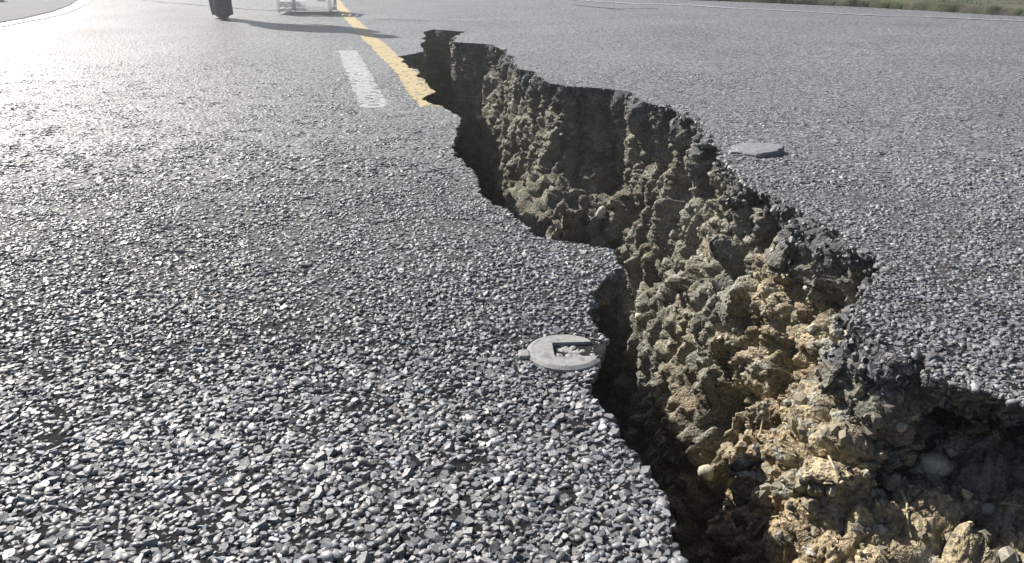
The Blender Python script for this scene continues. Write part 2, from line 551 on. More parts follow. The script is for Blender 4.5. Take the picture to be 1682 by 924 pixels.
# cast shadow of a thin unseen pole, laid on the road as dark strips
strip('shadow_and_seam', [px(232, 1), px(345, 9.5), px(455, 17.5), px(545, 24)], .03, plain('shadow_and_seam_tone', (.12, .12, .12), .6, .4, .2, 30), .0045, ragged=.01, seed=8)
strip('shadow_and_seam', [px(612, 30), px(660, 32), px(720, 33), px(790, 33.5)], .02, plain('shadow_and_seam_tone', (.14, .14, .14), .6, .4, .2, 30), .0045, ragged=.01, seed=9)
strip('shadow_and_seam', [px(940, 7), px(1010, 15), px(1080, 14)], .04, plain('shadow_and_seam_tone', (.08, .08, .085), .6, .4, .2, 30), .0045, ragged=.02, seed=10)  # separate short dark line, apart from that shadow

def near_line(x, y, pts, w):
    out = np.zeros(x.shape, bool)
    for (x0, y0), (x1, y1) in zip(pts[:-1], pts[1:]):
        dx, dy = x1 - x0, y1 - y0
        L = dx * dx + dy * dy
        t = ((x - x0) * dx + (y - y0) * dy) / L
        d = np.abs((x - x0) * dy - (y - y0) * dx) / math.sqrt(L)
        out |= (t >= 0) & (t <= 1) & (d < w / 2)
    return out

# ------------------------------------------------------------------ stone chips of the road surface
def chip_template(seed, full=True):
    r = np.random.default_rng(seed)
    n = (5 if r.random() < .6 else 6) if full else 4
    a = np.sort((np.arange(n) + r.uniform(-.3, .3, n)) / n * 2 * math.pi)
    ex = r.uniform(.55, .95)
    rad = r.uniform(.72, 1.22, n)
    ring0 = np.column_stack([np.cos(a) * rad * 1.0, np.sin(a) * rad * ex, np.full(n, -.45)])
    ring1 = np.column_stack([np.cos(a) * rad, np.sin(a) * rad * ex, r.uniform(.05, .35, n)])
    tr = r.uniform(.55, .92, n)
    tl = r.uniform(-.30, .30, 2)
    ring2 = np.column_stack([np.cos(a + .1) * rad * tr, np.sin(a + .1) * rad * ex * tr, np.full(n, .62)])
    ring2[:, 2] += ring2[:, 0] * tl[0] + ring2[:, 1] * tl[1] + r.uniform(-.06, .06, n)
    rings = [ring0, ring1, ring2] if full else [ring1 - [0, 0, .45], ring2]
    V = np.concatenate(rings)
    F = []
    for k in range(len(rings) - 1):
        for i in range(n):
            j = (i + 1) % n
            F += [(k * n + i, k * n + j, (k + 1) * n + j), (k * n + i, (k + 1) * n + j, (k + 1) * n + i)]
    b0 = (len(rings) - 1) * n
    F += [(b0, b0 + i, b0 + i + 1) for i in range(1, n - 1)]
    worn = np.concatenate([np.zeros((len(rings) - 2) * n), r.uniform(.15, .7, n), r.uniform(.8, 1.15, n)])[:, None]
    return V, np.array(F), worn
NT = 14
CHIP_N = [chip_template(100 + i) for i in range(NT)]
CHIP_F = [chip_template(100 + i, False) for i in range(NT)]

def scatter(templates, which, P, rot, scl, col):
    """bake copies of templates: P (n,3) places, rot (n,3,3), scl (n,3) -> V, F, colour"""
    Vs, Fs, Cs, base = [], [], [], 0
    for k, (tv, tf, *tw) in enumerate(templates):
        m = np.where(which == k)[0]
        if not len(m):
            continue
        v = tv[None] * scl[m][:, None, :]
        v = np.einsum('nij,nvj->nvi', rot[m], v) + P[m][:, None, :]
        nv = len(tv)
        Vs.append(v.reshape(-1, 3))
        Fs.append((tf[None] + (np.arange(len(m)) * nv)[:, None, None]).reshape(-1, tf.shape[1]) + base)
        c = np.repeat(col[m], nv, 0)
        if tw:                                   # worn tops, tarred flanks
            w = np.tile(tw[0], (len(m), 1))
            c = c * w + np.array([.020, .020, .021]) * np.clip(1 - w, 0, 1)
        Cs.append(c)
        base += len(m) * nv
    return np.concatenate(Vs), np.concatenate(Fs), np.concatenate(Cs)

def rotations(az, tx, ty):
    c, s = np.cos(az), np.sin(az)
    o, z = np.ones_like(az), np.zeros_like(az)
    Rz = np.stack([np.stack([c, -s, z], -1), np.stack([s, c, z], -1), np.stack([z, z, o], -1)], 1)
    cx, sx = np.cos(tx), np.sin(tx)
    Rx = np.stack([np.stack([o, z, z], -1), np.stack([z, cx, -sx], -1), np.stack([z, sx, cx], -1)], 1)
    cy, sy = np.cos(ty), np.sin(ty)
    Ry = np.stack([np.stack([cy, z, sy], -1), np.stack([z, o, z], -1), np.stack([-sy, z, cy], -1)], 1)
    return Rx @ Ry @ Rz

STUDS = [(px(928, 578), .054), (px(1243, 250), .068)]

def build_chips():
    xx, yy, aa = [], [], []
    for A, y0, y1 in ((.0067, -.05, 1.8), (.0102, 1.8, 4.7)):
        xs = np.arange(-4.0, 4.0, A)
        ys = np.arange(y0, y1, A * .87)
        X, Y = np.meshgrid(xs, ys)
        X = X + (np.arange(len(ys)) % 2)[:, None] * A * .5
        x, y = X.ravel(), Y.ravel()
        ok = np.abs(x) < HALF(y)
        x, y = x[ok], y[ok]
        xx.append(x + rng.uniform(-.40, .40, len(x)) * A)
        yy.append(y + rng.uniform(-.40, .40, len(y)) * A)
        aa.append(np.full(len(x), A))
    # fine grit between the larger chips, near the viewer
    m = 30000
    y = rng.uniform(.3, 1.35, m)
    x = rng.uniform(-1, 1, m) * HALF(y)
    xx.append(x)
    yy.append(y)
    aa.append(np.full(m, .0032))
    x, y, A = np.concatenate(xx), np.concatenate(yy), np.concatenate(aa)
    keep = (rng.random(len(x)) < chips_amount(x, y) * .96) & ~in_poly(x, y, HOLE_C)
    for (sx, sy), r in STUDS:
        keep &= np.hypot(x - sx, y - sy) > r + .001
    # missing chips in small patches
    keep &= ~((fbm(x / .05, y / .05, x * 0 + 1.5, 2, 77) > .48) & (rng.random(len(x)) < .6))
    x, y, A = x[keep], y[keep], A[keep]
    n = len(x)
    r = A * .76 * np.clip(rng.lognormal(0, .30, n), .5, 1.7) * np.where(rng.random(n) < .02, 1.25, 1)
    z = und(x, y) + -.0006 - .35 * np.maximum(r - .005, 0) + rng.uniform(-.0018, .0007, n) + .0012 * vnoise(x / .06, y / .06, x * 0, 41)
    hgt = r * rng.uniform(.65, 1.25, n)
    hgt *= np.interp(y, [.7, 1.1, 1.6, 2.4, 4.7], [1.0, .92, .74, .46, .26])  # relief flattened with distance, so the far road brightens with glare
    g = np.clip(rng.normal(.200, .05, n), .06, .40) * (1 + .13 * vnoise(x / .35, y / .35, x * 0, 51) + .12 * fbm(x / 1.1, y / 1.1, x * 0 + .4, 3, 52))
    tone = rng.normal(0, 1, n)
    col = np.stack([g * (1 + .035 * tone), g * 1.01, g * (1.06 - .035 * tone)], 1)
    pale = rng.random(n) < .02
    col[pale] *= 1.7
    yl = near_line(x, y, YC, YW + .006 * 1)
    wl = near_line(x, y, WC, WW + .006)
    worn = rng.random(n) * .5 + .5 * (.5 + fbm(x / .03, y / .03, x * 0 + 3, 2, 66)) + np.where(wl, np.clip((3.0 - y) / .5, 0, 1) * .22, 0) + np.where(yl, np.clip((2.95 - y) / .4, 0, 1) * .3, 0)
    col[yl & (worn < .66)] = (.46, .36, .18)
    col[wl & (worn < .66)] = (.37, .37, .38)
    hgt = np.where(yl | wl, hgt * .75, hgt)
    P = np.column_stack([x, y, z])
    rot = rotations(rng.uniform(0, 2 * math.pi, n), rng.normal(0, .16, n) * np.interp(y, [1, 2.2], [1, .55]), rng.normal(0, .16, n) * np.interp(y, [1, 2.2], [1, .55]))
    scl = np.stack([r, r, hgt], 1)
    which = rng.integers(0, NT, n)
    u, v, f = project(P)
    size = np.where((u > 5) & (u < 1677) & (v > 5) & (v < 919), r / f, 0)
    # stay clear of what leans into the view at the fissure's near lip
    order = np.argsort(-size)
    single = order[:300]
    rest = np.ones(n, bool)
    rest[single] = False
    nearm = rest & (y < .95) & (A > .004)
    farm = rest & ~nearm
    V1, F1, C1 = scatter(CHIP_N, which[nearm], P[nearm], rot[nearm], scl[nearm], col[nearm])
    V2, F2, C2 = scatter(CHIP_F, which[farm], P[farm], rot[farm], scl[farm], col[farm])
    V = np.concatenate([V1, V2])
    F = np.concatenate([F1, F2 + len(V1)])
    C = np.concatenate([C1, C2])
    sharp = np.concatenate([np.concatenate([np.full((which[m] == k).sum() * len(T[k][1]), k % 3 != 0) for k in range(NT)]) for m, T in ((nearm, CHIP_N), (farm, CHIP_F))])
    link('stone_chips', mesh_np('stone_chips', V, F, C, sharp), MAT_CHIP, road, kind='stuff')
    greys = rng.uniform(.14, .25, NT)
    mes = [mesh_np('stone_chip', CHIP_N[k][0], CHIP_N[k][1], CHIP_N[k][2] * [[greys[k], greys[k], greys[k] * 1.02]] + np.clip(1 - CHIP_N[k][2], 0, 1) * .02, smooth=(k % 3 == 0)) for k in range(NT)]
    for i in single:
        o = link('stone_chip', mes[which[i]], MAT_CHIP, road)
        M = Matrix([list(rot[i][a] * scl[i]) + [P[i][a]] for a in range(3)] + [[0, 0, 0, 1]])
        o.matrix_world = M
build_chips()

# ------------------------------------------------------------------ walls of the fissure
def smooth_curve(P, sigma):
    """gaussian smoothing along the curve, sigma in metres, ends pinned"""
    d = np.hypot(*(P[1:] - P[:-1]).T)
    s = np.concatenate([[0], np.cumsum(d)])
    u = np.arange(0, s[-1], .012)
    Q = np.stack([np.interp(u, s, P[:, c]) for c in (0, 1)], 1)
    k = np.exp(-.5 * (np.arange(-40, 41) * .012 / max(sigma, .004)) ** 2)
    k /= k.sum()
    Qp = np.pad(Q, ((40, 40), (0, 0)), mode='edge')
    Qs = np.stack([np.convolve(Qp[:, c], k, 'valid') for c in (0, 1)], 1)
    return np.stack([np.interp(s, u, Qs[:, c]) for c in (0, 1)], 1)

def wall(name, P, other, side, depths, seed):
    """sheet that falls from the rim P; side=+1 when the fissure lies to the right of P's direction"""
    nu, nv = len(P), len(depths)
    base = smooth_curve(P, .05)
    T = np.gradient(smooth_curve(P, .10), axis=0)
    T /= np.linalg.norm(T, axis=1)[:, None] + 1e-9
    Nn = np.stack([T[:, 1], -T[:, 0]], 1) * side
    # local width of the fissure
    gap = np.array([np.min(np.hypot(other[:, 0] - p[0], other[:, 1] - p[1])) for p in P[::8]])
    gap = np.interp(np.arange(nu), np.arange(0, nu, 8), gap)
    gap = np.minimum(gap, .5)
    y = P[:, 1]
    nearw = np.clip((1.45 - y) / .5, 0, 1)
    hollow = np.clip((P[:, 0] - .50) / .05, 0, 1) * np.clip((.96 - y) / .04, 0, 1) if side > 0 else np.zeros(nu)
    zr = und(P[:, 0], P[:, 1])
    rows = []
    for k, d in enumerate(depths):
        w = min(1, d / .25)
        C = P * (1 - w) + base * w
        far_off = np.interp(d, [0, .05, .12, .3, .6, 1.0], [0, .0, -.01, .07, .20, .30])
        near_off = np.interp(d, [0, .05, .10, .18, .28, .5, 1.0], [0, .005, .03, .19, .34, .37, .40])
        hol_off = np.interp(d, [0, .03, .06, .12, .16, .20, .24, .32, .5, 1.0], [0, -.12, -.34, -.38, -.10, .22, .46, .60, .68, .74])
        steep = np.clip((y - 2.2) / .6, 0, 1)
        far_off = far_off * (1 - steep) + np.interp(d, [0, .05, .12, .3, .6, 1.0], [0, 0, -.01, .04, .13, .2]) * steep
        bay = np.clip((y - 3.05) / .15, 0, 1) * np.clip((3.5 - y) / .12, 0, 1)
        bay_off = np.interp(d, [0, .1, .28, .38, .46, .6, 1.0], [0, -.02, .02, .10, .40, .75, .85])
        far_off = far_off * (1 - bay) + bay_off * bay
        if side > 0:
            off = (far_off * (1 - nearw) + near_off * nearw) * (1 - hollow) + hol_off * hollow
        else:
            off = np.full(nu, np.interp(d, [0, .04, .1, .4, 1.0], [0, -.06, -.16, -.10, .06]))
        Q = C + Nn * (off * gap)[:, None]
        rows.append(np.column_stack([Q, zr - d]))
    V = np.stack(rows)                                   # nv, nu, 3
    du = np.gradient(V, axis=1)
    dv = np.gradient(V, axis=0)
    nr = np.cross(du, dv)
    nr /= np.linalg.norm(nr, axis=2)[..., None] + 1e-12
    ref = np.zeros_like(nr)
    ref[..., 0], ref[..., 1] = Nn[None, :, 0], Nn[None, :, 1]
    if (nr * ref).sum(-1).mean() < 0:
        nr = -nr
    X, Y, Z = V[..., 0].ravel(), V[..., 1].ravel(), V[..., 2].ravel()
    D = np.repeat(depths, nu)
    fade = np.clip(D / .022, 0, 1)
    far = np.clip((np.tile(y, nv) - 1.2) / 2.5, 0, 1)
    q = 1 + 1.4 * far
    wx, wy, wz = [.035 * vnoise(X / .09 + a, Y / .09, Z / .09, seed + a) for a in (1, 2, 3)]
    f1, id1, fc1 = worley((X + wx) / .085, (Y + wy) / .085, (Z + wz) / (.085 * q), seed, True)
    f2, id2, fc2 = worley((X + wx * .6) / .036, (Y + wy * .6) / .036, (Z + wz * .6) / (.038 * q), seed + 20, True)
    f3, id3, fc3 = worley((X + wx * .3) / .0145, (Y + wy * .3) / .0145, Z / .0145, seed + 40, True)
    big = fbm(X / .30, Y / .30, Z / .45, 3, seed + 60)
    rib = fbm(X / .055, Y / .055, Z / .55, 3, seed + 87) * np.clip((np.tile(y, nv) - .95) / .5, .25, 1)
    crumb = fbm(X / .022, Y / .022, Z / .022, 4, seed + 80)
    ridge = 1 - 2 * np.abs(fbm(X / .07, Y / .07, Z / (.10 * q), 4, seed + 85))
    disp = (.050 * big + (.5 - f1) * .022 + (id1 - .5) * .026 + fc1 * .055 + (.5 - f2) * .006 + (id2 - .5) * .016 + fc2 * .026
            + (.5 - f3) * .003 + (id3 - .5) * .0065 + fc3 * .010 + .014 * crumb + .018 * (ridge - .5) + .045 * rib)
    disp = disp - .020 * np.clip((f1 - .52) / .25, 0, 1) - .010 * np.clip((f2 - .55) / .25, 0, 1)
    lip = np.clip(1 - D / .06, 0, 1)
    disp = disp * fade * (1 - .55 * lip)
    W = V.reshape(-1, 3) + nr.reshape(-1, 3) * disp[:, None]
    W[:, 2] = np.minimum(W[:, 2], np.tile(zr, nv) - D * .35)
    # strata: tarred stone, grey base course, ochre gravelly clay with brown and greenish pockets
    edge = D + .030 * vnoise(X / .12, Y / .12, Z / .2, seed + 90) + .016 * vnoise(X / .03, Y / .03, Z / .03, seed + 91)
    t1 = np.clip((edge - .040) / .02, 0, 1)[:, None]
    t2 = np.clip((edge - (.10 + .16 * np.tile(far ** .5 if False else np.zeros(nu), nv))) / .06, 0, 1)[:, None]
    tar = np.array([.11, .11, .115]) * (1 + .7 * (id3 - .5))[:, None]
    grey = np.array([.175, .166, .14]) * (1 + .7 * (id2 - .5))[:, None]
    ochre = np.array([.34, .285, .19]) * (1 + .5 * (id2 - .5) + .4 * (id3 - .5))[:, None]
    brown = np.array([.145, .105, .072]) * (1 + .5 * (id3 - .5))[:, None]
    olive = np.array([.205, .198, .168]) * (1 + .5 * (id2 - .5))[:, None]
    pb = (np.clip(fbm(X / .16, Y / .16, Z / .13, 3, seed + 95) * 4 - .35, 0, 1) * np.interp(np.tile(y, nv), [1.0, 2.0], [1, .25]))[:, None]
    po = np.clip(fbm(X / .3 + 4, Y / .3, Z / .3, 3, seed + 96) * 4 + .1, 0, 1)[:, None]
    po = np.maximum(po, np.clip((np.repeat(1, len(D)) * np.tile(y, nv) - 1.3) / 1.1, 0, .9)[:, None])
    lower = ochre * (1 - po) + olive * po
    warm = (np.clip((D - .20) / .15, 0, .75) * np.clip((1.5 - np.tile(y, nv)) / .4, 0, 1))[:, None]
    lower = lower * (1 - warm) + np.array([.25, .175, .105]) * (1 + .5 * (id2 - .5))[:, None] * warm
    lower = lower * (1 - pb) + brown * pb
    colr = tar * (1 - t1) + grey * t1
    colr = colr * (1 - t2) + lower * t2
    pale = (id3 > .93)[:, None] * t1
    colr = colr * (1 - pale) + np.array([.33, .32, .28]) * pale
    i, k = np.meshgrid(np.arange(nu - 1), np.arange(nv - 1))
    i, k = i.ravel(), k.ravel()
    F = np.column_stack([k * nu + i, k * nu + i + 1, (k + 1) * nu + i + 1, (k + 1) * nu + i])
    # faces look into the fissure
    a, b_, c_ = W[F[:, 0]], W[F[:, 1]], W[F[:, 2]]
    fn = np.cross(b_ - a, c_ - a)
    if (fn * nr.reshape(-1, 3)[F[:, 0]]).sum(1).mean() < 0:
        F = F[:, ::-1]
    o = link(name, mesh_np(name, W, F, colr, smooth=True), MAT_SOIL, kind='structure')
    return o, W, nr.reshape(-1, 3), D, F, colr
dR = np.concatenate([np.arange(0, .45, .0042), np.arange(.45, 1.5, .011)])
dL = np.concatenate([np.arange(0, .12, .006), np.arange(.12, 1.5, .024)])
wall_r, WV, WN, WD, WF, WCOL = wall('fissure_wall', RE, LE, 1, dR, 300)
wall_l, LV, LN, LDp, LF, LCOL = wall('fissure_wall', LE, RE, -1, dL, 400)

def build_floor():
    X, Y = np.meshgrid(np.arange(-1.1, 1.2, .03), np.arange(-2.6, 6.3, .03))
    x, y = X.ravel(), Y.ravel()
    f, i1 = worley(x / .16, y / .16, x * 0 + .5, 500)
    z = -1.36 + (.5 - f) * .14 + (i1 - .5) * .08 + .03 * fbm(x / .05, y / .05, x * 0, 2, 501)
    ny, nx = X.shape
    i, k = np.meshgrid(np.arange(nx - 1), np.arange(ny - 1))
    i, k = i.ravel(), k.ravel()
    F = np.column_stack([k * nx + i, k * nx + i + 1, (k + 1) * nx + i + 1, (k + 1) * nx + i])
    c = np.array([.17, .13, .085]) * (1 + .6 * (i1 - .5))[:, None]
    link('fissure_floor', mesh_np('fissure_floor', np.column_stack([x, y, z]), F, c, smooth=True), MAT_SOIL, kind='structure')
build_floor()

# ------------------------------------------------------------------ stones held in the wall
def pebble_template(seed, segs=7, rings=3, ang=.16):
    r = np.random.default_rng(seed)
    V = [(0, 0, -1.0)]
    for k in range(1, rings + 1):
        ph = -math.pi / 2 + math.pi * k / (rings + 1)
        for i in range(segs):
            a = 2 * math.pi * (i + .5 * (k % 2)) / segs
            q = 1 + r.uniform(-ang, ang)
            V.append((math.cos(ph) * math.cos(a) * q, math.cos(ph) * math.sin(a) * q, math.sin(ph) * q))
    V.append((0, 0, 1.0 + r.uniform(-ang, ang)))
    F = []
    for i in range(segs):
        j = (i + 1) % segs
        F.append((0, 1 + j, 1 + i))
        for k in range(rings - 1):
            a, b_ = 1 + k * segs, 1 + (k + 1) * segs
            F += [(a + i, a + j, b_ + j), (a + i, b_ + j, b_ + i)]
        t = 1 + (rings - 1) * segs
        F.append((t + i, t + j, len(V) - 1))
    return np.array(V), np.array(F)
NP_ = 10
PEB = [pebble_template(900 + i, 7, 3, .30) for i in range(NP_)]
PEB_S = [pebble_template(900 + i, 5, 2, .38) for i in range(NP_)]

def build_pebbles():
    u, v, f = project(WV)
    vis = (u > -150) & (u < 1850) & (v > -20) & (v < 1050) & (WV[:, 1] > .4) & (WD > .004) & (WD < .75)
    cand = np.where(vis)[0]
    # more stones where the wall is close
    w = 1 / np.maximum(f[cand], .7) ** 1.2
    idx = rng.choice(cand, 7000, replace=False, p=w / w.sum())
    n = len(idx)
    P = WV[idx].copy()
    d = WD[idx]
    s = .0030 * (1 - rng.random(n)) ** -.5
    s = np.minimum(s, .0125) * np.where(P[:, 1] > 2, 1.4, 1)
    P += WN[idx] * (s * rng.uniform(-.85, .0, n))[:, None]
    P[:, 2] = np.minimum(P[:, 2], und(P[:, 0], P[:, 1]) - .2 * s)
    base = WCOL[idx] * rng.uniform(.8, 1.5, n)[:, None]
    g = rng.uniform(.10, .30, n)[:, None] * np.array([1, .96, .86])
    m = rng.random(n)[:, None] < .30
    col = np.where(m, g, base)
    lip = d < .05
    gl = rng.uniform(.06, .24, n)
    col[lip] = np.stack([gl, gl, gl * 1.04], 1)[lip]
    rot = rotations(rng.uniform(0, 6.28, n), rng.uniform(0, 6.28, n), rng.uniform(0, 6.28, n))
    scl = s[:, None] * np.stack([rng.uniform(.8, 1.25, n), rng.uniform(.7, 1.1, n), rng.uniform(.6, .95, n)], 1)
    which = rng.integers(0, NP_, n)
    uu, vv, ff = project(P)
    size = np.where((uu > 5) & (uu < 1677) & (vv > 5) & (vv < 919), s / ff, 0)
    order = np.argsort(-size)
    single = order[:280]
    rest = np.ones(n, bool)
    rest[single] = False
    bigm = rest & (s / ff > .006)
    sm = rest & ~bigm
    V1, F1, C1 = scatter(PEB, which[bigm], P[bigm], rot[bigm], scl[bigm], col[bigm])
    V2, F2, C2 = scatter(PEB_S, which[sm], P[sm], rot[sm], scl[sm], col[sm])
    link('wall_stones', mesh_np('wall_stones', np.concatenate([V1, V2]), np.concatenate([F1, F2 + len(V1)]), np.concatenate([C1, C2])),
         MAT_PEBBLE, wall_r, kind='stuff')
    mes = {}
    for i in single:
        tone = int(np.clip((col[i].mean() - .08) / .08, 0, 4)) if not lip[i] else 5
        key = (int(which[i]), tone)
        if key not in mes:
            c = [(.13, .12, .10), (.19, .17, .13), (.25, .22, .16), (.31, .28, .21), (.40, .37, .31), (.12, .12, .125)][tone]
            mes[key] = mesh_np('stone', PEB[key[0]][0], PEB[key[0]][1], np.tile(c, (len(PEB[key[0]][0]), 1)))
        o = link('stone', mes[key], MAT_PEBBLE, wall_r)
        o.matrix_world = Matrix([list(rot[i][a] * scl[i]) + [P[i][a]] for a in range(3)] + [[0, 0, 0, 1]])
    # broken tarred lumps along the rim
    u2, v2, f2 = project(WV)
    rim = np.where((WD < .05) & (WD > .003) & (u2 > -100) & (u2 < 1800) & (WV[:, 1] > .4) & (WV[:, 1] < 6))[0]
    w = 1 / np.maximum(f2[rim], .7)
    k = rng.choice(rim, 1500, replace=False, p=w / w.sum())
    n = len(k)
    P = WV[k] + WN[k] * rng.uniform(-.004, .004, n)[:, None]
    s = rng.uniform(.0035, .0075, n)
    P[:, 2] = np.minimum(P[:, 2], und(P[:, 0], P[:, 1]) - .001)
    gl = np.clip(rng.normal(.13, .06, n), .03, .30)
    V, F, C = scatter([t[:2] for t in CHIP_N], rng.integers(0, NT, n), P, rotations(*rng.uniform(0, 6.28, (3, n))), s[:, None] * np.array([1, .9, .75]), np.stack([gl, gl, gl * 1.04], 1))
    link('rim_chips', mesh_np('rim_chips', V, F, C), MAT_CHIP, road, kind='stuff')
build_pebbles()

# a few stones that stand out, set on the wall where they sit
tri = np.concatenate([WF[:, [0, 1, 2]], WF[:, [0, 2, 3]]])
BVH = BVHTree.FromPolygons(WV.tolist(), tri.tolist())
def wall_hit(u, v):
    cx, cy = (u - 841) / FPX, (462 - v) / FPX
    d = Vector((cx, math.cos(PITCH) + cy * math.sin(PITCH), -math.sin(PITCH) + cy * math.cos(PITCH)))
    h = BVH.ray_cast(Vector((0, 0, CAM_H)), d)
    if h[0] is None:
        return None
    return h[0], h[1] if h[1].dot(d) < 0 else -h[1], (h[0] - Vector((0, 0, CAM_H))).length
peb_hi = [pebble_template(950 + i, 8, 4, .17) for i in range(4)]
for q, (u, v, rpx, sq, c) in enumerate([(1535, 762, 27, .75, (.52, .51, .42)), (988, 350, 11, 1.3, (.62, .60, .55)), (786, 193, 7, .8, (.66, .64, .60)),
                                       (1660, 692, 17, .7, (.55, .54, .50)), (1160, 775, 14, 1.2, (.50, .46, .38)), (1050, 520, 9, 1.0, (.55, .50, .42)),
                                       (1228, 640, 11, .8, (.42, .40, .35)), (1480, 700, 12, .8, (.40, .37, .30)), (1620, 835, 13, .9, (.45, .44, .40))]):
    h = wall_hit(u, v)
    if h is None:
        continue
    p, nn, dist = h
    r = .8 * rpx / FPX * dist
    tv, tf = peb_hi[q % 4]
    o = link('stone', mesh_np('stone', tv, tf, np.tile(c, (len(tv), 1)), smooth=True), MAT_PEBBLE, wall_r)
    o.location = p + nn * r * .05
    o.scale = (r * 1.1, r, r * sq)
    o.rotation_euler = (.3 * q, .2, q)

# roots and straws hanging from the wall
def tube_mesh(name, pts, r0, r1, segs=5, color=(.4, .36, .25)):
    pts = [Vector(p) for p in pts]
    V, F = [], []
    for i, p in enumerate(pts):
        t = (pts[min(i + 1, len(pts) - 1)] - pts[max(i - 1, 0)]).normalized()
        a = t.orthogonal().normalized()
        b_ = t.cross(a)
        r = r0 + (r1 - r0) * i / (len(pts) - 1)
        for k in range(segs):
            an = 2 * math.pi * k / segs
            V.append(tuple(p + (a * math.cos(an) + b_ * math.sin(an)) * r))
    for i in range(len(pts) - 1):
        for k in range(segs):
            j = (k + 1) % segs
            F.append((i * segs + k, i * segs + j, (i + 1) * segs + j, (i + 1) * segs + k))
    return mesh_np(name, np.array(V), np.array(F), np.tile(color, (len(V), 1)), smooth=True)
for q, chain in enumerate([[(1478, 805), (1486, 830), (1494, 860), (1497, 888)], [(1362, 755), (1368, 770), (1378, 785)], [(1262, 660), (1250, 690), (1248, 715)],
                           [(1240, 872), (1262, 850), (1290, 845)], [(1390, 500), (1394, 540), (1402, 575)],
                           [(1272, 880), (1285, 905), (1292, 924)], [(1640, 825), (1655, 830), (1676, 828)]]):
    pts = []
    for (u, v) in chain:
        h = wall_hit(u, v)
        if h:
            pts.append(h[0] + h[1] * .006)
    if len(pts) < 2:
        continue
    fine = []
    for a, b_ in zip(pts[:-1], pts[1:]):
        if (a - b_).length > .15:
            continue
        for t in range(4):
            fine.append(a.lerp(b_, t / 4))
    fine.append(pts[-1])
    if len(fine) > 2:
        link('root', tube_mesh('root', fine, .0022, .0012, 5, (.42, .37, .26)), MAT_PEBBLE, wall_r)

# ------------------------------------------------------------------ round road studs
MAT_STUD = plain('cast pale metal', (.28, .28, .277), .8, .3, .2, 120, metallic=.0, bump=.35, dist=.001, wear=((.17, .17, .165), .5, .66, 70))
MAT_REC = plain('dirty grit in the slot', (.30, .30, .30), .7, .4, .45, 260, bump=.8, dist=.003)
MAT_REFL = plain('dull reflector', (.16, .17, .2), .3, .5, .2, 60)

def lathe(name, prof, segs=40, cx=0, cy=0):
    V, F = [], []
    n = len(prof)
    for k in range(segs):
        a = 2 * math.pi * k / segs
        for (r, z) in prof:
            V.append((cx + r * math.cos(a), cy + r * math.sin(a), z))
    for k in range(segs):
        j = (k + 1) % segs
        for i in range(n - 1):
            F.append((k * n + i, j * n + i, j * n + i + 1, k * n + i + 1))
    return np.array(V), np.array(F)

def slotted_stud():
    (sx, sy), r = STUDS[0]
    root = link('road_stud', None, label='pale round metal stud with a rectangular slot, at the left lip of the crack', cat='road stud')
    root.location = (sx, sy, float(und(sx, sy)))
    root.rotation_euler.z = R(3)
    h = .0055
    # plate with a rectangular slot open towards the crack: built from a disc grid with the slot cells left out
    x0, x1, y0, y1 = -.016, .050, -.020, .022
    n = 64
    bm = bmesh.new()
    xs = sorted(set([round(-r + 2 * r * i / 22, 5) for i in range(23)] + [x0, x1]))
    def top(x, y):
        q = math.hypot(x, y) / r
        return h - .006 * q ** 4 if q < 1 else h - .006
    ang = [2 * math.pi * k / n for k in range(n)]
    outer_t = [bm.verts.new((r * .97 * math.cos(a), r * .97 * math.sin(a), h - .003)) for a in ang]
    outer_b = [bm.verts.new((r * 1.02 * math.cos(a), r * 1.02 * math.sin(a), -.006)) for a in ang]
    mids = [bm.verts.new((r * .86 * math.cos(a), r * .86 * math.sin(a), h)) for a in ang]
    for k in range(n):
        j = (k + 1) % n
        bm.faces.new((outer_b[k], outer_b[j], outer_t[j], outer_t[k]))
        bm.faces.new((outer_t[k], outer_t[j], mids[j], mids[k]))
    # inner slot ring sampled to match the outer ring
    def slot_pt(a):
        cx_, cy_ = (x0 + x1) / 2, (y0 + y1) / 2
        dx, dy = math.cos(a), math.sin(a)
        t = min(((x1 - cx_) / abs(dx)) if abs(dx) > 1e-6 else 9, ((y1 - cy_) / abs(dy)) if abs(dy) > 1e-6 else 9)
        return cx_ + dx * t, cy_ + dy * t
    sl_t = [bm.verts.new((*slot_pt(a), h)) for a in ang]
    sl_b = [bm.verts.new((*slot_pt(a), h - .007)) for a in ang]
    for k in range(n):
        j = (k + 1) % n
        # mid ring may pass inside the slot near its open end: keep the rim outside it
        bm.faces.new((mids[k], mids[j], sl_t[j], sl_t[k]))
        bm.faces.new((sl_t[k], sl_t[j], sl_b[j], sl_b[k]))
    cut = bmesh.ops.bisect_plane(bm, geom=bm.verts[:] + bm.edges[:] + bm.faces[:], plane_co=(.041, 0, 0), plane_no=(1, .12, 0), clear_outer=True)
    link('plate', bm_mesh('plate', bm), MAT_STUD, root)
    # gritty floor of the slot
    X, Y = np.meshgrid(np.linspace(x0 - .001, .040, 26), np.linspace(y0 - .001, y1 + .001, 18))
    x, y = X.ravel(), Y.ravel()
    f, _ = worley(x / .009, y / .009, x * 0, 610)
    z = h - .0055 + (.6 - f) * .005
    i, k = np.meshgrid(np.arange(25), np.arange(17))
    i, k = i.ravel(), k.ravel()
    F = np.column_stack([k * 26 + i, k * 26 + i + 1, (k + 1) * 26 + i + 1, (k + 1) * 26 + i])
    link('slot_floor', mesh_np('slot_floor', np.column_stack([x, y, z]), F, smooth=True), MAT_REC, root)
    # small lug on the left rim
    lug = link('lug', box_mesh('lug', .016, .020, .008, .003, (0, 0, .002)), MAT_STUD, root)
    lug.location = (-r * 1.04, -.006, 0)
slotted_stud()

